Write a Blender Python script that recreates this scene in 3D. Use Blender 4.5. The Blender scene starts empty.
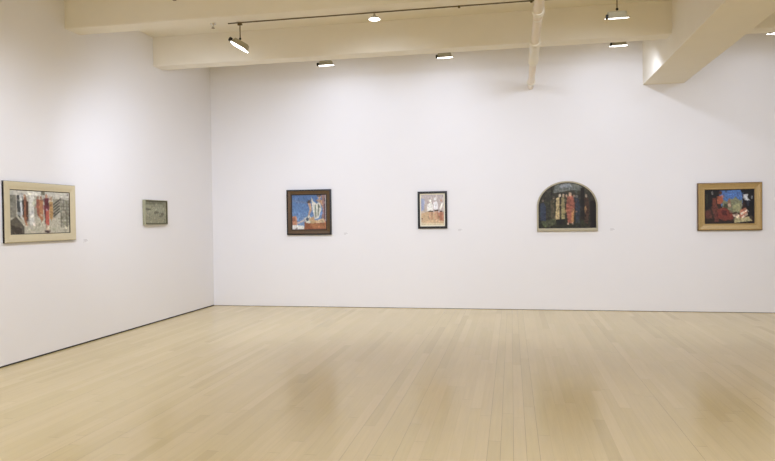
import bpy, bmesh, math, random
import numpy as np
from mathutils import Vector, Matrix
random.seed(4)
sc = bpy.context.scene
COL = sc.collection

# ------------------------------------------------------------ camera
RGT = Vector((0.9818413, 0.1892716, -0.01280301))
UPV = Vector((0.00941882, 0.01876877, 0.99977949))
FWD = Vector((-0.18947016, 0.98174538, -0.01664524))
cd = bpy.data.cameras.new('camera'); cam = bpy.data.objects.new('camera', cd); COL.objects.link(cam)
M = Matrix.Identity(4)
for i in range(3):
    M[i][0], M[i][1], M[i][2] = RGT[i], UPV[i], -FWD[i]
M[2][3] = 1.6
cam.matrix_world = M
cd.sensor_width = 36.0; cd.lens = 642.33 * 36.0 / 775.0
cd.clip_start = 0.05; cd.clip_end = 100
sc.camera = cam

# ------------------------------------------------------------ world, exposure
w = bpy.data.worlds.new('world'); sc.world = w; w.use_nodes = True
w.node_tree.nodes['Background'].inputs[0].default_value = (0.9, 0.93, 1, 1)
w.node_tree.nodes['Background'].inputs[1].default_value = 0.0
vs = sc.view_settings
sc.display_settings.display_device = 'sRGB'
vs.view_transform = 'Standard'; vs.look = 'None'; vs.gamma = 1.0; vs.use_curve_mapping = False
vs.exposure = 0.15
cy = sc.cycles
cy.max_bounces = 12; cy.diffuse_bounces = 8; cy.glossy_bounces = 4
cy.sample_clamp_indirect = 4.0; cy.use_denoising = True; cy.caustics_reflective = False

# lamp powers (track lamps in view and the unseen ones added)
P_FAR, P_NEAR, P_LEFT, P_MID, P_ROOM = 27.0, 90.0, 132.0, 235.0, 132.0
LIGHT_COL = (0.80, 0.885, 1.085)

# ------------------------------------------------------------ room measures (metres)
XL, XR, YF, YB = -5.613, 7.6, -5.0, 11.438
HB, HC = 4.108, 4.566               # underside of the cross beams, ceiling
BEAMS = [(9.449, 9.735), (7.37, 7.667), (5.29, 5.59), (3.21, 3.51), (1.13, 1.43), (-0.95, -0.65), (-3.03, -2.73)]
GX1, GX2, HG = 2.187, 2.834, 3.809  # girder running towards the back wall

# ------------------------------------------------------------ materials
def lin(c):
    return tuple(((v/255)/12.92 if v/255 <= .04045 else ((v/255+.055)/1.055)**2.4) for v in c)
def mat(name, rgb, rough=.6, metal=0.0, srgb=True, noise=.04, scale=6.0, bump=0.0, spec=.5, emit=None, estr=0):
    m = bpy.data.materials.new(name); m.use_nodes = True
    nt = m.node_tree; b = nt.nodes['Principled BSDF']
    c = lin(rgb) if srgb else rgb
    b.inputs['Roughness'].default_value = rough; b.inputs['Metallic'].default_value = metal
    b.inputs['Specular IOR Level'].default_value = spec
    tc = nt.nodes.new('ShaderNodeTexCoord'); nz = nt.nodes.new('ShaderNodeTexNoise')
    nz.inputs['Scale'].default_value = scale; nz.inputs['Detail'].default_value = 4
    nt.links.new(tc.outputs['Object'], nz.inputs['Vector'])
    mx = nt.nodes.new('ShaderNodeMix'); mx.data_type = 'RGBA'
    mx.inputs['A'].default_value = (*[v*(1-noise) for v in c], 1)
    mx.inputs['B'].default_value = (*[min(1, v*(1+noise)) for v in c], 1)
    nt.links.new(nz.outputs['Fac'], mx.inputs['Factor'])
    nt.links.new(mx.outputs['Result'], b.inputs['Base Color'])
    if bump:
        n2 = nt.nodes.new('ShaderNodeTexNoise'); n2.inputs['Scale'].default_value = scale*12
        nt.links.new(tc.outputs['Object'], n2.inputs['Vector'])
        bp = nt.nodes.new('ShaderNodeBump'); bp.inputs['Strength'].default_value = bump; bp.inputs['Distance'].default_value = .003
        nt.links.new(n2.outputs['Fac'], bp.inputs['Height']); nt.links.new(bp.outputs['Normal'], b.inputs['Normal'])
    if emit:
        b.inputs['Emission Color'].default_value = (*emit, 1); b.inputs['Emission Strength'].default_value = estr
    return m

def floor_material():
    m = bpy.data.materials.new('maple_planks'); m.use_nodes = True
    nt = m.node_tree; N, L = nt.nodes, nt.links; b = N['Principled BSDF']
    tc = N.new('ShaderNodeTexCoord'); sp = N.new('ShaderNodeSeparateXYZ'); L.new(tc.outputs['Object'], sp.inputs[0])
    def ma(op, a, bb=None, c=None):
        n = N.new('ShaderNodeMath'); n.operation = op
        for i, v in enumerate((a, bb, c)):
            if v is None: continue
            if isinstance(v, (int, float)): n.inputs[i].default_value = v
            else: L.new(v, n.inputs[i])
        return n.outputs[0]
    xw = ma('DIVIDE', sp.outputs['X'], PLANK_W)
    row = ma('FLOOR', xw); fx = ma('FRACT', xw)
    wn = N.new('ShaderNodeTexWhiteNoise'); wn.noise_dimensions = '1D'; L.new(row, wn.inputs['W'])
    yy = ma('ADD', ma('DIVIDE', sp.outputs['Y'], 1.9), ma('MULTIPLY', wn.outputs['Value'], 7.3))
    idx = ma('FLOOR', yy); fy = ma('FRACT', yy)
    cb = N.new('ShaderNodeCombineXYZ'); L.new(row, cb.inputs[0]); L.new(idx, cb.inputs[1])
    w2 = N.new('ShaderNodeTexWhiteNoise'); w2.noise_dimensions = '3D'; L.new(cb.outputs[0], w2.inputs['Vector'])
    # plank tint
    cr = N.new('ShaderNodeValToRGB'); cr.color_ramp.interpolation = 'LINEAR'
    els = cr.color_ramp.elements
    els[0].position = 0; els[0].color = (*FLOOR_C[0], 1)
    els[1].position = 1; els[1].color = (*FLOOR_C[3], 1)
    e = els.new(.12); e.color = (*FLOOR_C[1], 1)
    e = els.new(.75); e.color = (*FLOOR_C[2], 1)
    L.new(w2.outputs['Value'], cr.inputs[0])
    # grain, long along the boards
    mp = N.new('ShaderNodeMapping'); mp.inputs['Scale'].default_value = (38, 1.6, 1); L.new(tc.outputs['Object'], mp.inputs[0])
    ad = N.new('ShaderNodeVectorMath'); ad.operation = 'ADD'; L.new(mp.outputs[0], ad.inputs[0])
    mu = N.new('ShaderNodeVectorMath'); mu.operation = 'SCALE'; L.new(w2.outputs['Color'], mu.inputs[0]); mu.inputs['Scale'].default_value = 30
    L.new(mu.outputs[0], ad.inputs[1])
    gn = N.new('ShaderNodeTexNoise'); gn.inputs['Scale'].default_value = 1; gn.inputs['Detail'].default_value = 5; gn.inputs['Roughness'].default_value = .65
    L.new(ad.outputs[0], gn.inputs['Vector'])
    g = ma('MULTIPLY_ADD', gn.outputs['Fac'], .22, .89)
    # broad blotches of wear
    bn = N.new('ShaderNodeTexNoise'); bn.inputs['Scale'].default_value = .45; bn.inputs['Detail'].default_value = 3
    L.new(tc.outputs['Object'], bn.inputs['Vector'])
    g = ma('MULTIPLY', g, ma('MULTIPLY_ADD', bn.outputs['Fac'], .16, .92))
    # seams
    ex = ma('MINIMUM', fx, ma('SUBTRACT', 1.0, fx)); ey = ma('MINIMUM', fy, ma('SUBTRACT', 1.0, fy))
    sx = ma('LESS_THAN', ex, .013); sy = ma('LESS_THAN', ey, .0009)
    wn3 = N.new('ShaderNodeTexWhiteNoise'); wn3.noise_dimensions = '1D'; L.new(ma('ADD', ma('ROUND', xw), .37), wn3.inputs['W'])
    depth = ma('MULTIPLY_ADD', ma('GREATER_THAN', wn3.outputs['Value'], .84), .40, .12)
    seam = ma('MAXIMUM', ma('MULTIPLY', sx, depth), ma('MULTIPLY', sy, .4))
    g = ma('MULTIPLY', g, ma('SUBTRACT', 1.0, seam))
    mx = N.new('ShaderNodeVectorMath'); mx.operation = 'SCALE'; L.new(cr.outputs[0], mx.inputs[0]); L.new(g, mx.inputs['Scale'])
    L.new(mx.outputs[0], b.inputs['Base Color'])
    rn = N.new('ShaderNodeTexNoise'); rn.inputs['Scale'].default_value = 1.3; L.new(tc.outputs['Object'], rn.inputs['Vector'])
    rr = ma('ADD', ma('MULTIPLY_ADD', rn.outputs['Fac'], .05, .16), ma('MULTIPLY', w2.outputs['Value'], .03))
    L.new(rr, b.inputs['Roughness'])
    b.inputs['Specular IOR Level'].default_value = .5
    bp = N.new('ShaderNodeBump'); bp.inputs['Strength'].default_value = .03; bp.inputs['Distance'].default_value = .002
    L.new(gn.outputs['Fac'], bp.inputs['Height']); L.new(bp.outputs['Normal'], b.inputs['Normal'])
    return m
PLANK_W = 0.088
FLOOR_C = [(.55, .435, .215), (.60, .48, .24), (.622, .495, .262), (.645, .515, .28)]

WALL = mat('white_wall_paint', (.80, .785, .79), .75, srgb=False, noise=.01, scale=2, bump=.03, spec=.25)
CEIL = mat('cream_ceiling_paint', (.83, .785, .685), .8, srgb=False, noise=.03, scale=3, bump=.08, spec=.2)
FLOOR = floor_material()
GAP = mat('black_gap_shade', (8, 7, 6), .8)  # dark of the left shadow gap, put into the colour
GAPB = mat('grey_gap_shade', (120, 112, 98), .8)  # paler gap shade for the back wall, also in the colour
ALU = mat('brushed_aluminium', (172, 166, 142), .45, metal=.25, noise=.08, scale=40)
BLACKP = mat('black_plastic', (12, 11, 9), .5)
BRONZE = mat('bronze_track', (104, 88, 52), .45, metal=.5)
STEM = mat('dull_brass', (120, 104, 62), .45, metal=.5)
LENS = mat('lit_lens', (250, 250, 245), .4, emit=(1, .985, .95), estr=6)
PIPE = mat('painted_pipe', (.80, .715, .60), .55, srgb=False, noise=.02)
PIPE2 = mat('painted_collar', (.82, .78, .68), .5, srgb=False, noise=.02)
CHROME = mat('chrome', (210, 205, 190), .25, metal=.9)

# ------------------------------------------------------------ mesh helpers
def link(name, bm, m, parent=None, smooth=False):
    bmesh.ops.recalc_face_normals(bm, faces=bm.faces)
    me = bpy.data.meshes.new(name); bm.to_mesh(me); bm.free()
    if smooth:
        for p in me.polygons: p.use_smooth = True
        me.set_sharp_from_angle(angle=math.radians(40)) if hasattr(me, 'set_sharp_from_angle') else None
    o = bpy.data.objects.new(name, me); COL.objects.link(o)
    if m: me.materials.append(m)
    if parent: o.parent = parent
    return o
def box(bm, x0, x1, y0, y1, z0, z1):
    v = [bm.verts.new((x, y, z)) for x in (x0, x1) for y in (y0, y1) for z in (z0, z1)]
    for f in ((0,1,3,2), (4,6,7,5), (0,4,5,1), (2,3,7,6), (0,2,6,4), (1,5,7,3)):
        bm.faces.new([v[i] for i in f])
def bbox_mesh(name, dims, m, parent=None, bevel=0):
    bm = bmesh.new(); box(bm, *dims)
    if bevel: bmesh.ops.bevel(bm, geom=bm.edges[:], offset=bevel, segments=2, affect='EDGES')
    return link(name, bm, m, parent)
def lathe(bm, prof, seg=24, M=Matrix.Identity(4)):
    """prof: (radius, height) along local z"""
    rings = []
    for r, z in prof:
        if r < 1e-6: rings.append([bm.verts.new(M @ Vector((0, 0, z)))])
        else: rings.append([bm.verts.new(M @ Vector((r*math.cos(2*math.pi*i/seg), r*math.sin(2*math.pi*i/seg), z))) for i in range(seg)])
    for a, b in zip(rings, rings[1:]):
        for i in range(seg):
            j = (i+1) % seg
            if len(a) == 1 and len(b) == 1: break
            if len(a) == 1: bm.faces.new((a[0], b[i], b[j]))
            elif len(b) == 1: bm.faces.new((a[i], a[j], b[0]))
            else: bm.faces.new((a[i], a[j], b[j], b[i]))
def axisM(p, d):
    q = Vector(d).to_track_quat('Z', 'Y')
    return Matrix.Translation(p) @ q.to_matrix().to_4x4()
def cyl(bm, p, q, r, seg=20, r2=None):
    p, q = Vector(p), Vector(q); L_ = (q-p).length; r2 = r if r2 is None else r2
    lathe(bm, [(0, 0), (r, 0), (r2, L_), (0, L_)], seg, axisM(p, q-p))
def struct(o):
    o['kind'] = 'structure'; return o
def empty(name, loc, label, cat, group=None, rot=None):
    o = bpy.data.objects.new(name, None); COL.objects.link(o); o.location = loc
    o.empty_display_size = .1
    if rot: o.rotation_euler = rot
    o['label'] = label; o['category'] = cat
    if group: o['group'] = group
    return o

# ------------------------------------------------------------ the setting
T = .2
struct(bbox_mesh('floor', (XL-T, XR+T, YF-T, YB+T, -.1, 0), FLOOR))
struct(bbox_mesh('ceiling', (XL-T, XR+T, YF-T, YB+T, HC, HC+.15), CEIL))
struct(bbox_mesh('wall_back', (XL-T, XR+T, YB, YB+T, .008, HC), WALL))
struct(bbox_mesh('gap_shade_back', (XL, XR, YB+.004, YB+T, 0, .008), GAPB))  # grey strip painting the shade of the thin gap
# left wall: ends above a near-flush black strip, the gap's shadow painted in
bm = bmesh.new()
box(bm, XL-T, XL, YF, YB, .018, HC)
struct(link('wall_left', bm, WALL))
struct(bbox_mesh('gap_shade_left', (XL-T, XL-.003, YF, YB, 0, .018), GAP))
struct(bbox_mesh('wall_right', (XR, XR+T, YF, YB, 0, HC), WALL))
struct(bbox_mesh('wall_front', (XL-T, XR+T, YF-T, YF, 0, HC), WALL))
for k, (a, b) in enumerate(BEAMS):
    bm = bmesh.new()
    box(bm, XL, GX1, a, b, HB, HC); box(bm, GX2, XR, a, b, HB, HC)
    bmesh.ops.bevel(bm, geom=[e for e in bm.edges if abs(e.verts[0].co.z-HB) < 1e-5 and abs(e.verts[1].co.z-HB) < 1e-5 and abs(e.verts[0].co.y-e.verts[1].co.y) < 1e-5], offset=.008, segments=2, affect='EDGES')
    struct(link('trim_%d' % (k+1), bm, CEIL))
struct(bbox_mesh('trim_%d' % (len(BEAMS)+1), (GX1, GX2, YF, YB, HG, HC), CEIL))

# ------------------------------------------------------------ lamps
def tracks():
    g = 'lighting tracks under the ceiling'
    t = empty('lighting_track', (-.7, BEAMS[1][1]-.035, HB), 'thin bronze lighting track running along the underside of the nearer ceiling beam', 'lighting track', g)
    bbox_mesh('rail', (-2.79, 2.85, -.008, .008, -.011, 0), BRONZE, t, .002)
    for x in (.12, .95, 1.46, 2.05):
        bbox_mesh('clip', (x-.014, x+.014, -.013, .013, -.026, 0), BRONZE, t, .003)
    t2 = empty('lighting_track', (-.7, YFAR, HC), 'lighting track in the bay behind the farther ceiling beam, left of the girder', 'lighting track', g)
    bbox_mesh('rail', (-3.2, 2.8, -.015, .015, -.03, 0), BRONZE, t2, .003)
    t3 = empty('lighting_track', (4.6, YFAR, HC), 'lighting track in the bay behind the farther ceiling beam, right of the girder', 'lighting track', g)
    bbox_mesh('rail', (-1.6, 2.4, -.015, .015, -.03, 0), BRONZE, t3, .003)
YFAR = 10.15
YNEAR = BEAMS[1][1]-.035
tracks()

def sup(hx, hy, e, z, n=28):
    """ring of a rounded rectangle (small e) or pointed oval (e = 1 and up)"""
    out = []
    for i in range(n):
        a = 2*math.pi*(i+.5)/n; c, s_ = math.cos(a), math.sin(a)
        out.append((hx*math.copysign(abs(c)**e, c), hy*math.copysign(abs(s_)**e, s_), z))
    return out
def loft(secs):
    bm = bmesh.new(); rings = [[bm.verts.new(q) for q in sup(*s_)] for s_ in secs]
    for a, b in zip(rings, rings[1:]):
        for i in range(len(a)):
            j = (i+1) % len(a); bm.faces.new((a[i], a[j], b[j], b[i]))
    bm.faces.new(rings[0]); bm.faces.new(rings[-1])
    return bm
def shade_mesh():
    """aluminium hood: boxy body flaring to an oval rim"""
    return loft([(.088, .030, .3, .078), (.100, .040, .3, .074), (.108, .050, .35, .050), (.114, .060, .45, .022), (.138, .078, .5, .008), (.140, .080, .5, 0), (.134, .075, .5, 0), (.112, .056, .6, .022), (.095, .040, .5, .055)])
def lens_mesh():
    return loft([(.128, .070, .5, .014), (.130, .071, .5, .008), (.126, .068, .5, .001)])

def track_light(loc, drop, tilt, label, group=None, off=0.0):
    """loc: where it hangs from the track; head pivots at the end of the stem. tilt: Euler of the head (opening faces local -z)"""
    t = empty('track_light', loc, label, 'track light', group or 'track lights hanging under the beams')
    bm = bmesh.new(); box(bm, -.03, .03, -.012, .012, -.022, 0)
    bmesh.ops.bevel(bm, geom=bm.edges[:], offset=.003, segments=2, affect='EDGES'); link('adapter', bm, BRONZE, t)
    bm = bmesh.new(); cyl(bm, (0, 0, -.018), (0, 0, -drop), .007, 12); link('stem', bm, STEM, t, True)
    bm = bmesh.new(); lathe(bm, [(0, .016), (.010, .013), (.016, 0), (.010, -.013), (0, -.016)], 16, Matrix.Translation((0, 0, -drop)))
    link('knuckle', bm, BLACKP, t, True)
    R = Matrix.Translation((0, 0, -drop)) @ (tilt.to_matrix().to_4x4() if hasattr(tilt, 'to_matrix') else Matrix.Identity(4)) @ Matrix.Translation((off, 0, -.10))
    s = link('shade', shade_mesh(), ALU, t, True); s.matrix_local = R
    l = link('lens', lens_mesh(), LENS, s, True); l['label'] = 'glowing white lens'
    bm = bmesh.new(); cyl(bm, (-.128, -.070, .016), (-.104, -.070, .016), .027, 18)
    k = link('knob', bm, BLACKP, s, True); k['label'] = 'black tilt knob'
    return t, Matrix.Translation(loc) @ R

def spot(Mh, target, power, angle=120, blend=1.0, rad=.05, off=.03):
    ld = bpy.data.lights.new('lamp_beam', 'SPOT'); ld.energy = power; ld.color = LIGHT_COL
    ld.spot_size = math.radians(angle); ld.spot_blend = blend; ld.shadow_soft_size = rad
    o = bpy.data.objects.new('lamp_beam', ld); COL.objects.link(o)
    p = Mh @ Vector((0, 0, -.006-rad-off+.03)); o.location = p
    o.rotation_euler = (Vector(target)-p).to_track_quat('-Z', 'Y').to_euler()
    return o
def area(Mh, d, power, sx=.26, sy=.12):
    ld = bpy.data.lights.new('added_lamp_glow', 'AREA'); ld.energy = power; ld.color = LIGHT_COL
    ld.shape = 'RECTANGLE'; ld.size = sx; ld.size_y = sy
    o = bpy.data.objects.new('added_lamp_glow', ld); COL.objects.link(o)
    o.location = Mh @ Vector((0, 0, -.05))
    o.rotation_euler = Vector(d).to_track_quat('-Z', 'Y').to_euler()
    return o
from mathutils import Euler
# lamps behind the farther beam, washing the back wall
ZF = HC-.03
for x, dr, lab in ((-2.95, .305, 'flat track light above the square blue-skied painting, below the farther beam'),
               (-1.01, .295, 'flat aluminium track light above the small black-framed picture, below the farther beam'),
               (1.60, .275, 'flat track light below the farther beam, under the larger lamp on a stem'),
               (3.77, .235, 'bright track light at the right picture edge, beyond the girder')):
    t, Mh = track_light((x, YFAR, ZF), dr, Euler((math.radians(7), 0, 0)), lab)
    spot(Mh, (x, YB, 1.9), P_FAR*(.6 if x > 3 else 1), 170, blend=.6, rad=.03)
# lamps on the near track
t, Mh = track_light((-3.33, YNEAR, HB-.016), .19, Euler((math.radians(-12), math.radians(31), 0)), 'tilted track light aimed at the left wall, left end of near track', off=.05)
spot(Mh, (XL, 9.9, .8), P_LEFT, 135)
t, Mh = track_light((1.19, YNEAR, HB-.016), .155, Euler((math.radians(12), 0, 0)), 'larger track light on a stem, right of the ceiling pipe, upper of two')
spot(Mh, (1.2, YB, 1.1), P_NEAR, 104)

# small round puck lamp on the near track
t = empty('track_light', (-1.60, YNEAR, HB-.016), 'small round white lit lamp tucked close under the near track', 'track light', 'track lights hanging under the beams')
bm = bmesh.new(); lathe(bm, [(0, 0), (.012, 0), (.012, -.012), (.018, -.018), (.018, -.030), (.010, -.036), (0, -.036)], 16); k = link('ball_mount', bm, CHROME, t, True)
bm = bmesh.new(); lathe(bm, [(0, -.032), (.02, -.034), (.050, -.046), (.072, -.062), (.074, -.070), (.068, -.070), (.062, -.060), (0, -.056)], 28); link('shade', bm, CHROME, t, True)
bm = bmesh.new(); lathe(bm, [(0, -.061), (.066, -.064), (.064, -.072), (.045, -.078), (0, -.080)], 28); l = link('lens', bm, LENS, t, True); l['label'] = 'glowing round lens'
spot(Matrix.Translation((-1.6, YNEAR, HB-.08)), (-2.2, YB, 1.1), P_NEAR, 104)

# sprinkler heads
def sprinkler(x, y, z, lab, dz=0):
    t = empty('sprinkler_head', (x, y, z), lab, 'sprinkler', 'sprinkler heads on the ceiling')
    bm = bmesh.new(); lathe(bm, [(0, 0), (.036, 0), (.034, -.006), (.014, -.010), (.011, -.03), (0, -.03)], 20); link('escutcheon', bm, CHROME, t, True)
    if dz:
        bm = bmesh.new(); cyl(bm, (0, 0, dz), (0, 0, -.005), .012, 12); link('drop_pipe', bm, PIPE2, t, True)
    bm = bmesh.new(); cyl(bm, (-.012, 0, -.028), (-.004, 0, -.052), .003, 8); cyl(bm, (.012, 0, -.028), (.004, 0, -.052), .003, 8)
    lathe(bm, [(0, -.050), (.022, -.052), (.022, -.055), (0, -.056)], 16); link('deflector', bm, STEM, t, True)
sprinkler(-3.685, 7.615, HB, 'small chrome sprinkler head under the near beam, left of the tilted track light')
sprinkler(-3.66, 6.62, 4.13, 'small chrome sprinkler head at the top picture edge, far left of the near track', HC-4.13)

# ------------------------------------------------------------ pipe along the ceiling into the back wall
pr = empty('ceiling_pipe', (.350, YB, 3.875), 'long cream painted pipe running under the beams into the back wall', 'pipe', rot=(0, 0, -.009))
bm = bmesh.new(); cyl(bm, (0, 0, 0), (0, YF-YB, 0), .052, 28); link('pipe_run', bm, PIPE, pr, True)
for y, hw, r in ((8.55, .06, .072), (7.28, .05, .068), (5.3, .06, .072), (3.2, .06, .072)):
    bm = bmesh.new(); lathe(bm, [(.05, -hw), (r, -hw), (r, -hw*.4), (r-.006, -hw*.3), (r-.006, hw*.3), (r, hw*.4), (r, hw), (.05, hw)], 28, axisM(Vector((0, y-YB, 0)), (0, 1, 0)))
    link('coupling', bm, PIPE2, pr, True)
bm = bmesh.new(); lathe(bm, [(.05, 0), (.074, 0), (.074, .03), (.067, .035), (.067, .95), (.074, .96), (.074, .99), (.05, .99)], 28, axisM(Vector((0, 8.62-YB, 0)), (0, 1, 0)))
link('sleeve', bm, PIPE2, pr, True)
bm = bmesh.new(); lathe(bm, [(.05, 0), (.063, 0), (.072, .02), (.072, .06), (.05, .06)], 28, axisM(Vector((0, -.42, 0)), (0, 1, 0)))
link('flange', bm, PIPE2, pr, True)
for y in (5.44, 7.52, 9.59):
    bm = bmesh.new(); cyl(bm, (0, y-YB, .05), (0, y-YB, HB-3.875), .006, 10)
    lathe(bm, [(.052, -.012), (.057, -.012), (.057, .012), (.052, .012)], 28, axisM(Vector((0, y-YB, 0)), (0, 1, 0)))
    link('hanger', bm, PIPE2, pr, True)

# ------------------------------------------------------------ pictures
def rect_outline(W, H):
    def f(t, tb=None):
        tb = t if tb is None else tb
        return [(-W/2+t, -H/2+tb), (W/2-t, -H/2+tb), (W/2-t, H/2-t), (-W/2+t, H/2-t)]
    return f
def arch_outline(W, H, hs, n=40):
    """flat sill, straight sides to hs, then an elliptical arch"""
    def f(t, tb=None):
        tb = t if tb is None else tb
        pts = [(-W/2+t, -H/2+tb), (W/2-t, -H/2+tb)]
        a, b = W/2-t, H-hs-t
        for i in range(n+1):
            th = math.pi*i/n; pts.append((a*math.cos(th), -H/2+hs+b*math.sin(th)))
        return pts
    return f
def loft_frame(name, outline, prof, m, parent, close=True):
    """prof: list of (inset, depth towards the viewer[, bottom inset])"""
    bm = bmesh.new(); rings = []
    for p in prof:
        pts = outline(p[0], p[2] if len(p) > 2 else None)
        rings.append([bm.verts.new((x, -p[1], z)) for x, z in pts])
    pairs = list(zip(rings, rings[1:])) + ([(rings[-1], rings[0])] if close else [])
    for a, b in pairs:
        for i in range(len(a)):
            j = (i+1) % len(a); bm.faces.new((a[i], a[j], b[j], b[i]))
    return link(name, bm, m, parent)

def paint(w_, h_, bg, ops, seed=0, grain=.05, strokes=170):
    yy, xx = np.mgrid[0:h_, 0:w_]; u = (xx+.5)/w_; v = (yy+.5)/h_
    img = np.zeros((h_, w_, 3)); 
    bg = [(0, bg)] if not isinstance(bg, list) else bg
    vs_ = [b[0] for b in bg]
    for c in range(3): img[..., c] = np.interp(v, vs_, [b[1][c] for b in bg])
    for op in ops:
        k, g, c = op
        if k == 'r': mk = (u >= g[0]) & (v >= g[1]) & (u <= g[2]) & (v <= g[3])
        elif k == 'e': mk = ((u-g[0])/g[2])**2 + ((v-g[1])/g[3])**2 <= 1
        else:
            mk = np.zeros_like(u, bool); n = len(g)
            for i in range(n):
                x1, y1 = g[i]; x2, y2 = g[(i+1) % n]
                if y1 == y2: continue
                cr = ((y1 > v) != (y2 > v)) & (u < (x2-x1)*(v-y1)/(y2-y1)+x1); mk ^= cr
        img[mk] = c
    rs = np.random.RandomState(seed)
    for q in range(strokes):
        a, b = rs.rand(2); ru, rv = rs.uniform(.008, .028), rs.uniform(.015, .06)
        c = img[min(h_-1, int(b*h_)), min(w_-1, int(a*w_))]*rs.uniform(.62, 1.38) + rs.uniform(-10, 10, 3)
        a2, b2 = a+rs.uniform(-.03, .03), b+rs.uniform(-.04, .04); th = rs.uniform(-.6, .6)
        du, dv = (u-a2)*math.cos(th)+(v-b2)*math.sin(th), -(u-a2)*math.sin(th)+(v-b2)*math.cos(th)
        mk = (du/ru)**2 + (dv/rv)**2 <= 1; img[mk] = img[mk]*.55 + c*.45
    n1 = rs.randn(h_//3+2, w_//3+2); n1 = np.kron(n1, np.ones((3, 3)))[:h_, :w_]
    img *= (1 + grain*n1 + grain*.6*rs.randn(h_, w_))[..., None]
    # slight brush softening
    k = img.copy(); k[1:-1, 1:-1] = (img[1:-1, 1:-1]*2 + img[:-2, 1:-1]+img[2:, 1:-1]+img[1:-1, :-2]+img[1:-1, 2:])/6
    g = k.mean(2, keepdims=True); k = g + (k-g)*.74
    return np.clip(k, 0, 255)
PAINTM = None
def paint_material():
    global PAINTM
    if PAINTM: return PAINTM
    m = bpy.data.materials.new('painted_canvas'); m.use_nodes = True; nt = m.node_tree; b = nt.nodes['Principled BSDF']
    a = nt.nodes.new('ShaderNodeVertexColor'); a.layer_name = 'pigment'
    nt.links.new(a.outputs['Color'], b.inputs['Base Color']); b.inputs['Roughness'].default_value = .55
    b.inputs['Specular IOR Level'].default_value = .3
    PAINTM = m; return m
def canvas(name, parent, w_, h_, depth, img, z0=0, topf=None):
    """painted panel facing -y, its picture laid on as pigment"""
    ih, iw = img.shape[:2]
    me = bpy.data.meshes.new(name); verts, faces = [], []
    for j in range(ih):
        for i in range(iw):
            x = -w_/2 + w_*i/(iw-1); hh = h_ if topf is None else topf(x)
            z = -h_/2 + z0 + hh*(1-j/(ih-1)); verts.append((x, -depth, z))
    for j in range(ih-1):
        for i in range(iw-1):
            a = j*iw+i; faces.append((a, a+iw, a+iw+1, a+1))
    # solid back
    n = len(verts)
    border = [i for i in range(iw)] + [j*iw+iw-1 for j in range(1, ih)] + [(ih-1)*iw+i for i in range(iw-2, -1, -1)] + [j*iw for j in range(ih-2, 0, -1)]
    for q in border: x, y, z = verts[q]; verts.append((x, y+.012, z))
    L_ = len(border)
    for i in range(L_):
        j = (i+1) % L_; faces.append((border[i], border[j], n+j, n+i))
    faces.append(tuple(n+i for i in range(L_)))
    me.from_pydata(verts, [], faces); me.update()
    if topf is None: src = img
    else:
        src = np.zeros_like(img)
        for i in range(iw):
            x = -w_/2 + w_*i/(iw-1); f = topf(x)/h_
            for j in range(ih):
                v = 1 - f*(1-j/(ih-1)); src[j, i] = img[min(ih-1, int(v*(ih-1))), i]
    c = src.reshape(-1, 3)/255.0
    c = np.where(c <= .04045, c/12.92, ((c+.055)/1.055)**2.4)
    c = np.concatenate([c, c[border]]); c = np.concatenate([c, np.ones((len(c), 1))], 1).astype(np.float32)
    at = me.color_attributes.new('pigment', 'FLOAT_COLOR', 'POINT'); at.data.foreach_set('color', c.ravel())
    o = bpy.data.objects.new(name, me); COL.objects.link(o); me.materials.append(paint_material()); o.parent = parent
    return o

GOLDC = mat('pale_gilt_wood', (200, 188, 156), .5, noise=.06, scale=25)
GOLDS = mat('gilt_wood', (174, 146, 94), .42, metal=.15, noise=.14, scale=30)
GOLDL = mat('bright_gilt', (206, 168, 88), .4, metal=.15, noise=.1, scale=30)
BROWNG = mat('worn_brown_gilt', (84, 60, 28), .5, noise=.5, scale=26)
DARKW = mat('dark_stained_wood', (26, 17, 9), .55, noise=.1)
BLACKW = mat('black_lacquer', (14, 10, 8), .4)
SILV = mat('silver_leaf', (172, 163, 138), .45, metal=.1, noise=.1, scale=25)
GREYG = mat('grey_green_painted_wood', (150, 148, 122), .55, noise=.1, scale=20)
MATB = mat('ivory_mat_board', (236, 228, 205), .8)
LABELM = mat('label_card', (.81, .80, .805), .8, srgb=False)
INK = mat('label_print', (192, 188, 190), .8)

def left_pos(y0, y1, z0, z1): return (XL, (y0+y1)/2, (z0+z1)/2), y1-y0, z1-z0
ROT = (0, 0, math.pi/2)

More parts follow.
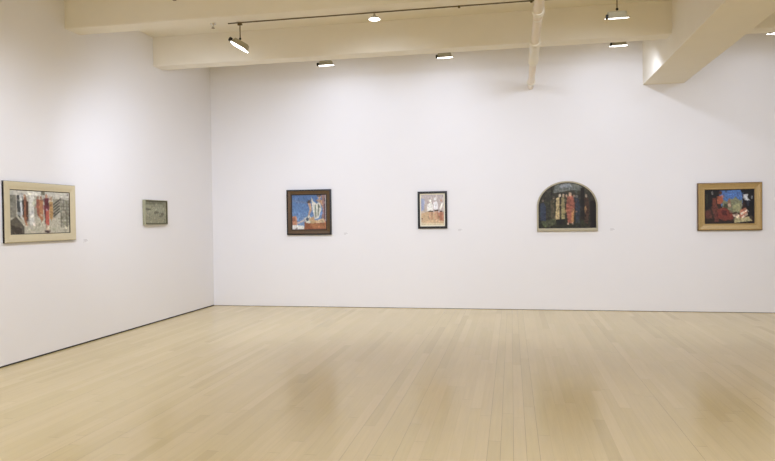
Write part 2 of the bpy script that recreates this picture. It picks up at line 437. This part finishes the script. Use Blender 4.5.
# 1. wide picture on the left wall: a pale corridor with standing figures
loc, W, H = left_pos(6.262, 7.462, 1.390, 2.097)
p = empty('framed_painting', loc, 'wide painting in a pale gilt frame, nearest on the left wall', 'painting', rot=ROT)
ol = rect_outline(W, H)
loft_frame('frame_edge', ol, [(0, .003), (0, .026), (.012, .026), (.012, .003)], DARKW, p)['label'] = 'dark outer edge of the frame'
loft_frame('frame', ol, [(.003, .024), (.003, .034), (.012, .038), (.05, .035), (.078, .028), (.088, .028), (.094, .024), (.094, .012), (.003, .012)], GOLDC, p)
loft_frame('inner_slip', ol, [(.092, .022), (.102, .018), (.102, .008), (.092, .008)], DARKW, p)
S1 = [('r', (0, 0, 1, .13), (196, 192, 178)), ('p', [(.33, 0), (.50, .10), (.30, .12), (.25, .05)], (225, 222, 208)), ('r', (.50, .0, .56, .10), (120, 116, 92)),
 ('r', (0, .12, .10, .62), (128, 124, 108)), ('r', (.31, .12, .38, .80), (206, 204, 194)), ('r', (.38, .13, .44, .6), (150, 145, 128)),
 ('p', [(0, .70), (.10, .60), (.22, .82), (.22, 1), (0, 1)], (92, 84, 70)), ('p', [(.02, .78), (.18, .86), (.18, .98), (.04, .98)], (66, 56, 46)),
 ('p', [(.11, .12), (.15, .12), (.17, .45), (.16, .66), (.12, .55)], (66, 70, 70)), ('p', [(.155, .12), (.185, .12), (.20, .50), (.21, .70), (.17, .60)], (206, 212, 212)), ('p', [(.19, .15), (.215, .15), (.225, .6), (.20, .62)], (56, 52, 48)),
 ('e', (.235, .14, .018, .045), (170, 130, 100)), ('p', [(.22, .17), (.26, .17), (.275, .42), (.275, .68), (.25, .82), (.22, .66)], (156, 92, 58)), ('r', (.255, .26, .285, .70), (72, 44, 34)),
 ('e', (.445, .16, .014, .04), (160, 120, 92)), ('p', [(.42, .20), (.47, .20), (.48, .5), (.45, .62), (.425, .5)], (156, 84, 62)),
 ('e', (.495, .16, .016, .045), (160, 112, 80)), ('p', [(.465, .21), (.53, .21), (.53, .66), (.50, .74), (.46, .6)], (186, 118, 72)),
 ('e', (.585, .12, .02, .05), (196, 138, 108)), ('p', [(.555, .17), (.62, .17), (.63, .5), (.62, .78), (.56, .78), (.545, .5)], (110, 42, 50)), ('p', [(.575, .45), (.625, .45), (.625, .80), (.575, .80)], (196, 84, 66)),
 ('e', (.59, .44, .016, .03), (220, 200, 190)), ('r', (.575, .80, .592, .93), (188, 140, 112)), ('r', (.600, .80, .614, .93), (188, 140, 112)), ('p', [(.54, .92), (.63, .93), (.62, .98), (.55, .96)], (70, 50, 46)),
 ('e', (.665, .2, .015, .04), (150, 110, 80)), ('p', [(.635, .24), (.69, .24), (.70, .55), (.67, .70), (.635, .6)], (186, 140, 78)),
 ('p', [(.69, .18), (.83, .18), (.83, .42), (.72, .64), (.70, .62)], (150, 146, 126))]
for k in range(5): S1.append(('p', [(.70+.0*k, .30+.07*k), (.82, .17+.07*k), (.82, .20+.07*k), (.70, .335+.07*k)], (70, 66, 54)))
for k in range(7): S1.append(('r', (.835+.023*k, .16+.01*k, .845+.023*k, .86), (96, 94, 76)))
for k in range(9): S1.append(('r', (.83, .2+.075*k, .99, .215+.075*k), (116, 112, 90)))
S1.append(('r', (.985, .05, 1, 1), (84, 60, 44)))
canvas('canvas', p, W-.19, H-.19, .016, paint(150, 90, [(0, (190, 186, 170)), (.6, (176, 170, 150)), (1, (186, 180, 154))], S1, 1))

# 2. small box-framed picture
loc, W, H = left_pos(9.061, 9.72, 1.570, 1.962)
p = empty('framed_painting', loc, 'small grey-green picture in a deep box frame, the left wall picture nearer the corner', 'painting', rot=ROT)
ol = rect_outline(W, H)
loft_frame('frame', ol, [(0, .003), (0, .048), (.003, .051), (.010, .051), (.010, .04), (.010, .003)], GREYG, p)
loft_frame('inner_slip', ol, [(.009, .049), (.026, .040), (.026, .02), (.009, .02)], mat('olive_slip', (70, 64, 40), .6), p)
S2 = [('p', [(.0, 0), (1, 0), (1, .12), (0, .16)], (112, 112, 84)), ('p', [(0, .30), (.22, .33), (.28, .38), (.12, .42), (0, .40)], (112, 108, 82)), ('e', (.2, .36, .09, .035), (88, 84, 62)),
 ('e', (.52, .5, .12, .05), (110, 106, 78)), ('p', [(.40, .53), (.60, .46), (.62, .50), (.42, .60)], (104, 100, 76)), ('e', (.80, .58, .08, .07), (112, 106, 80)), ('e', (.73, .68, .10, .05), (120, 116, 88)),
 ('p', [(.84, .0), (1, 0), (1, .3), (.90, .25)], (134, 132, 104)), ('p', [(0, .85), (.5, .80), (1, .88), (1, 1), (0, 1)], (146, 142, 110))]
canvas('canvas', p, W-.048, H-.048, .036, paint(90, 60, [(0, (142, 142, 112)), (.5, (150, 148, 118)), (1, (142, 138, 106))], S2, 2, .05, 120))

def back_pos(x0, x1, z0, z1, d):
    # positions were read on the wall plane; bring them onto the front face at depth d
    s = (YB-d)/YB
    x0, x1 = x0*s, x1*s; z0, z1 = 1.6+(z0-1.6)*s, 1.6+(z1-1.6)*s
    return ((x0+x1)/2, YB, (z0+z1)/2), x1-x0, z1-z0
# 3. nearly square picture with blue sky
loc, W, H = back_pos(-4.123, -3.265, 1.338, 2.18, .05)
p = empty('framed_painting', loc, 'nearly square blue-skied painting in a worn brown gilt frame, leftmost on back wall', 'painting')
ol = rect_outline(W, H)
loft_frame('frame_edge', ol, [(0, .003), (0, .05), (.022, .052), (.026, .044), (.026, .003)], BLACKW, p)['label'] = 'black outer moulding'
loft_frame('frame', ol, [(.022, .045), (.03, .045), (.045, .04), (.07, .034), (.082, .036), (.086, .03), (.086, .01), (.022, .01)], BROWNG, p)
loft_frame('inner_slip', ol, [(.084, .034), (.102, .028), (.102, .01), (.084, .01)], DARKW, p)
S3 = [('p', [(0, .12), (.5, .22), (.5, .27), (0, .2)], (92, 118, 160)), ('p', [(0, .62), (.12, .60), (.16, .72), (.14, .86), (0, .88)], (200, 130, 92)), ('e', (.06, .70, .05, .06), (160, 96, 72)),
 ('p', [(0, .86), (.34, .88), (.36, .98), (0, .98)], (216, 214, 206)), ('p', [(.12, .80), (.36, .70), (.38, .74), (.16, .84)], (190, 170, 160)),
 ('p', [(.36, .78), (.5, .72), (1, .74), (1, 1), (.36, 1)], (150, 82, 46)), ('p', [(.55, .82), (.98, .86), (.98, .96), (.6, .95)], (172, 104, 58)),
 ('e', (.50, .20, .045, .05), (150, 104, 78)), ('p', [(.43, .18), (.52, .15), (.55, .22), (.45, .24)], (84, 62, 48)), ('p', [(.47, .25), (.56, .25), (.58, .44), (.50, .62), (.46, .60), (.52, .42)], (196, 150, 112)),
 ('p', [(.38, .66), (.50, .58), (.60, .70), (.52, .82), (.40, .80)], (206, 200, 180)), ('e', (.45, .70, .04, .05), (70, 82, 104)), ('p', [(.50, .70), (.62, .62), (.70, .80), (.55, .84)], (190, 150, 100)),
 ('p', [(.56, .04), (.62, .18), (.72, .26), (.82, .20), (.86, .42), (.78, .66), (.66, .70), (.60, .40)], (212, 208, 192)), ('p', [(.66, .30), (.70, .28), (.72, .62), (.67, .66)], (128, 140, 120)), ('p', [(.76, .26), (.80, .30), (.78, .58), (.74, .64)], (110, 122, 108)),
 ('e', (.80, .07, .05, .05), (196, 150, 112)), ('p', [(.70, .16), (.82, .12), (.92, .22), (.90, .40), (.84, .26)], (188, 138, 100)), ('e', (.79, .035, .06, .03), (110, 80, 52)),
 ('p', [(.86, 0), (1, 0), (1, .78), (.84, .78), (.90, .40)], (150, 110, 104)), ('r', (.94, .1, .98, .7), (96, 70, 84)), ('r', (.97, 0, 1, .75), (180, 176, 172)), ('p', [(.64, .74), (.92, .68), (.96, .80), (.7, .82)], (206, 170, 124))]
canvas('canvas', p, W-.195, H-.195, .026, paint(110, 108, [(0, (70, 104, 158)), (.45, (84, 124, 178)), (.9, (112, 142, 186)), (1, (120, 100, 90))], S3, 3))

# 4. small black-framed picture with an ivory mat
loc, W, H = back_pos(-1.650, -1.122, 1.433, 2.099, .03)
p = empty('framed_picture', loc, 'small upright picture of three figures in a black frame on back wall', 'painting')
ol = rect_outline(W, H)
loft_frame('frame', ol, [(0, .003), (0, .03), (.006, .034), (.034, .034), (.040, .028), (.040, .003)], BLACKW, p)
loft_frame('mat_board', ol, [(.038, .020), (.060, .018), (.060, .008), (.038, .008)], MATB, p)
S4 = [('p', [(0, .12), (.16, .14), (.14, .5), (0, .55)], (150, 162, 200)), ('p', [(.2, .3), (.5, .1), (.8, .1), (1, .3), (1, .55), (.3, .62)], (190, 174, 168)),
 ('p', [(0, .62), (.3, .55), (1, .62), (1, 1), (0, 1)], (208, 170, 124)), ('p', [(.72, .6), (1, .55), (1, .86), (.8, .84)], (196, 124, 92)),
 ('e', (.40, .20, .055, .05), (232, 228, 214)), ('p', [(.30, .30), (.44, .25), (.52, .34), (.52, .52), (.28, .53), (.26, .42)], (238, 236, 226)), ('r', (.33, .53, .52, .56), (70, 56, 46)), ('r', (.35, .56, .42, .80), (214, 160, 116)), ('r', (.45, .56, .51, .82), (190, 134, 94)),
 ('e', (.62, .15, .06, .05), (228, 226, 222)), ('p', [(.55, .24), (.70, .22), (.74, .34), (.72, .50), (.56, .50)], (232, 230, 232)), ('p', [(.58, .50), (.76, .49), (.76, .53), (.58, .54)], (52, 42, 38)), ('r', (.59, .54, .66, .82), (220, 164, 120)), ('r', (.69, .54, .75, .80), (196, 134, 94)),
 ('e', (.88, .20, .04, .04), (200, 150, 120)), ('p', [(.90, .28), (.97, .26), (.92, .42), (.84, .50), (.80, .46)], (238, 234, 220)), ('r', (.81, .53, .92, .56), (60, 46, 40)), ('r', (.83, .56, .90, .84), (176, 104, 70)),
 ('r', (.02, .77, .08, .80), (90, 60, 60)), ('e', (.14, .93, .02, .012), (60, 50, 40)), ('e', (.26, .94, .03, .012), (60, 50, 40)), ('e', (.5, .92, .02, .012), (80, 60, 44)), ('p', [(0, .9), (1, .93), (1, 1), (0, 1)], (226, 206, 160))]
canvas('canvas', p, W-.115, H-.115, .014, paint(76, 98, [(0, (186, 172, 172)), (.5, (196, 178, 160)), (1, (224, 196, 150))], S4, 4, .03, 130))

# 5. arched picture
d = .04
loc, W, H = back_pos(.437, 1.451, 1.364, 2.229, d)
hs = .425
p = empty('arched_painting', loc, 'dark arch-topped painting of standing figures in a thin silver frame', 'painting')
ol = arch_outline(W, H, hs)
loft_frame('frame', ol, [(0, .003), (0, .034, 0), (.006, .04, .006), (.022, .04, .046), (.030, .032, .054), (.030, .003, .054)], SILV, p)
loft_frame('inner_slip', ol, [(.029, .034, .053), (.036, .030, .060), (.036, .006, .060), (.029, .006, .053)], DARKW, p)
cw, ch = W-.064, H-.032-.056
def topf(x):
    a, b = W/2-.032, H-hs-.032
    return (hs-.056) + b*math.sqrt(max(0, 1-(min(abs(x), a*.9999)/a)**2))
S5 = [('p', [(.30, 0), (.72, 0), (.78, .18), (.60, .16), (.4, .20), (.25, .22)], (104, 108, 100)), ('p', [(.36, .04), (.55, .02), (.6, .10), (.38, .12)], (134, 140, 146)),
 ('r', (.22, .10, .235, .8), (34, 30, 20)), ('r', (.74, .12, .80, .9), (30, 24, 16)), ('p', [(.08, .40), (.28, .34), (.30, .80), (.10, .90)], (58, 56, 38)), ('p', [(0, .78), (.3, .74), (1, .84), (1, 1), (0, 1)], (44, 44, 28)), ('p', [(.04, .84), (.30, .78), (.36, .9), (.1, .98)], (70, 74, 48)),
 ('p', [(.03, .45), (.09, .42), (.13, .52), (.13, .84), (.03, .82)], (46, 56, 78)), ('e', (.08, .38, .018, .03), (110, 92, 76)),
 ('e', (.27, .32, .02, .035), (160, 134, 104)), ('p', [(.21, .38), (.28, .36), (.28, .8), (.22, .78)], (84, 72, 50)),
 ('p', [(.315, .33), (.37, .31), (.375, .86), (.295, .84)], (190, 164, 108)), ('e', (.375, .28, .022, .04), (196, 178, 150)), ('r', (.37, .31, .40, .90), (40, 34, 26)), ('r', (.30, .80, .46, .92), (30, 28, 22)),
 ('p', [(.40, .32), (.455, .31), (.465, .80), (.40, .80)], (150, 134, 84)), ('e', (.435, .28, .02, .04), (176, 150, 118)),
 ('p', [(.50, .32), (.54, .28), (.60, .29), (.625, .36), (.63, .55), (.605, .88), (.515, .88), (.48, .58)], (158, 82, 60)), ('p', [(.58, .56), (.63, .56), (.61, .88), (.57, .88)], (196, 130, 72)), ('e', (.555, .25, .026, .045), (206, 160, 124)), ('r', (.50, .88, .53, .93), (190, 150, 120)), ('r', (.58, .87, .61, .93), (190, 150, 120)),
 ('e', (.49, .29, .016, .035), (190, 150, 118)), ('e', (.62, .30, .015, .035), (176, 136, 104)),
 ('e', (.665, .30, .025, .04), (96, 92, 84)), ('p', [(.64, .36), (.70, .33), (.725, .50), (.715, .88), (.65, .88)], (50, 54, 66)),
 ('e', (.83, .29, .018, .035), (184, 160, 128)), ('p', [(.80, .34), (.87, .34), (.89, .60), (.86, .90), (.80, .88)], (72, 46, 30)), ('p', [(.80, .55), (.83, .5), (.84, .62), (.81, .70)], (160, 120, 70)), ('p', [(.90, .4), (1, .4), (1, 1), (.9, 1)], (22, 14, 12))]
canvas('canvas', p, cw, ch, .024, paint(130, 110, [(0, (66, 62, 50)), (.5, (48, 44, 32)), (1, (38, 36, 24))], S5, 5, .1), z0=(.056-.032)/2, topf=topf)

# 6. landscape picture in a broad gilt frame
loc, W, H = back_pos(3.042, 4.022, 1.354, 2.141, .06)
p = empty('framed_painting', loc, 'dark figure painting in a broad gold frame, rightmost on back wall', 'painting')
ol = rect_outline(W, H)
loft_frame('frame_edge', ol, [(0, .003), (0, .048), (.010, .052), (.010, .003)], mat('dark_bronze_edge', (92, 66, 30), .5), p)['label'] = 'dark outer edge of the frame'
loft_frame('frame', ol, [(.008, .05), (.012, .06), (.020, .060), (.028, .046), (.085, .034), (.10, .040), (.108, .036), (.112, .03), (.112, .01), (.008, .01)], GOLDS, p)
loft_frame('inner_slip', ol, [(.110, .032), (.118, .028), (.118, .01), (.110, .01)], BLACKW, p)
S6 = [('p', [(.28, .04), (.72, .02), (.78, .16), (.76, .5), (.34, .5)], (66, 112, 190)), ('p', [(.36, .28), (.45, .36), (.5, .26), (.56, .30), (.62, .22), (.72, .34), (.76, .30), (.74, .70), (.36, .62)], (124, 126, 92)),
 ('p', [(.48, .30), (.50, .24), (.52, .34), (.54, .52), (.46, .52)], (150, 100, 78)), ('p', [(.56, .48), (.70, .40), (.74, .66), (.58, .64)], (160, 158, 108)), ('p', [(.40, .40), (.48, .44), (.46, .6), (.38, .56)], (70, 74, 48)), ('e', (.5, .46, .03, .05), (190, 160, 130)),
 ('p', [(0, .0), (.28, 0), (.26, .3), (.2, .5), (0, .6)], (22, 18, 16)), ('e', (.16, .10, .02, .06), (120, 116, 110)), ('r', (.03, .12, .07, .5), (38, 40, 26)),
 ('e', (.32, .10, .035, .06), (84, 42, 26)), ('p', [(.24, .20), (.36, .18), (.38, .34), (.34, .42), (.26, .42)], (176, 82, 48)), ('p', [(.17, .24), (.23, .24), (.25, .5), (.22, .6), (.16, .5)], (120, 54, 36)),
 ('p', [(.12, .50), (.24, .46), (.30, .60), (.28, .95), (.20, .95), (.18, .7)], (104, 50, 38)), ('p', [(.26, .58), (.40, .52), (.55, .66), (.60, .86), (.40, .92), (.28, .84)], (128, 48, 36)), ('p', [(.34, .62), (.44, .60), (.46, .74), (.36, .76)], (90, 34, 30)), ('p', [(.0, .62), (.12, .6), (.16, .84), (.02, .86)], (96, 46, 36)),
 ('p', [(.56, .74), (.66, .70), (.74, .80), (.62, .86)], (222, 196, 166)), ('p', [(.60, .84), (.9, .80), (.96, .92), (.6, .98)], (190, 176, 122)),
 ('e', (.79, .50, .04, .06), (50, 28, 22)), ('p', [(.72, .60), (.84, .54), (.88, .72), (.80, .84), (.70, .80)], (196, 112, 82)), ('p', [(.72, .70), (.84, .60), (.86, .64), (.74, .76)], (232, 214, 190)), ('p', [(.74, .80), (.86, .70), (.87, .74), (.76, .85)], (232, 214, 190)),
 ('p', [(.76, 0), (1, 0), (1, .8), (.88, .8), (.82, .45), (.76, .30)], (20, 18, 22)), ('p', [(.77, .16), (.88, .14), (.86, .24), (.92, .34), (.80, .32)], (196, 200, 206)), ('p', [(.84, .34), (.90, .32), (.9, .48), (.86, .5)], (44, 48, 64)), ('e', (.95, .24, .02, .05), (120, 124, 130)), ('e', (.93, .82, .03, .05), (70, 62, 54))]
canvas('canvas', p, W-.226, H-.226, .022, paint(130, 90, [(0, (26, 20, 16)), (.6, (60, 40, 28)), (1, (44, 30, 20))], S6, 6, .08))

# wall labels
def wall_label(loc, lab, rot=None):
    t = empty('wall_label', loc, lab, 'wall label', 'labels beside the paintings', rot=rot)
    bbox_mesh('card', (-.05, .05, -.004, -.0005, -.03, .03), LABELM, t)
    bm = bmesh.new()
    for k, w_ in enumerate((.06, .075, .045)):
        box(bm, -.04, -.04+w_, -.0046, -.004, .012-k*.014, .018-k*.014)
    link('printed_lines', bm, INK, t)
wall_label((XL, 7.70, 1.371), 'tiny white wall label right of the wide painting on the left wall', ROT)
wall_label((-2.985, YB, 1.355), 'tiny pale wall label right of the nearly square blue-skied painting')
wall_label((-.89, YB, 1.403), 'tiny pale wall label right of the small black-framed picture')
wall_label((1.687, YB, 1.386), 'tiny pale wall label right of the arched painting')

# ------------------------------------------------------------ unseen lamps added outside the picture to brighten the room
for k, (x, y) in enumerate(((-3.3, 5.40), (-3.3, 3.3))):
    t, Mh = track_light((x, y, HB), .19, Euler((math.radians(-14), math.radians(40), 0)), 'added unseen tilted track light aimed at the left wall, %s beam nearer the viewer' % ('one', 'two')[k])
    spot(Mh, (XL, y+1.2, .5), P_LEFT*1.15, 115)  # added lamps out of view, brightening the left wall
t, Mh = track_light((4.6, YNEAR, HB), .14, Euler((math.radians(9), 0, 0)), 'added unseen track light under the near beam on the right of the girder')
spot(Mh, (4.0, YB, 1.1), P_NEAR*.5, 90)  # added out of view to even the light right of the girder
for x, lab in ((-4.2, 'added unseen track light under the third beam, nearest the left wall'), (-1.8, 'added unseen track light under the third beam, straight in front of the small black-framed picture'), (.9, 'added unseen track light under the third beam, beside the ceiling pipe'), (4.2, 'added unseen track light under the third beam, right of the girder')):
    t, Mh = track_light((x, 5.44, HB), .12, Euler((math.radians(20), 0, 0)), lab)
    spot(Mh, (x*1.05, YB, .8), P_MID, 74)  # added unseen lamps for an even wash over the back wall
for k, (x, y, wh) in enumerate(((-1.6, 3.36, 'third'), (1.2, 3.36, 'third'), (-1.6, -.8, 'fifth'), (1.2, -.8, 'fifth'), (5.0, 1.28, 'fourth'))):
    t, Mh = track_light((x, y, HB), .12, Euler((0, 0, 0)), 'added unseen track light pointing down under the %s beam, %s the girder' % ({'third': 'fourth', 'fifth': 'sixth', 'fourth': 'fifth'}[wh], 'far left of' if x < 0 else 'left of' if x < 3 else 'right of'))
    area(Mh, (0, 0, -1), P_ROOM * (.05 if y > 3 else 1.2))  # general fill from added lamps out of view
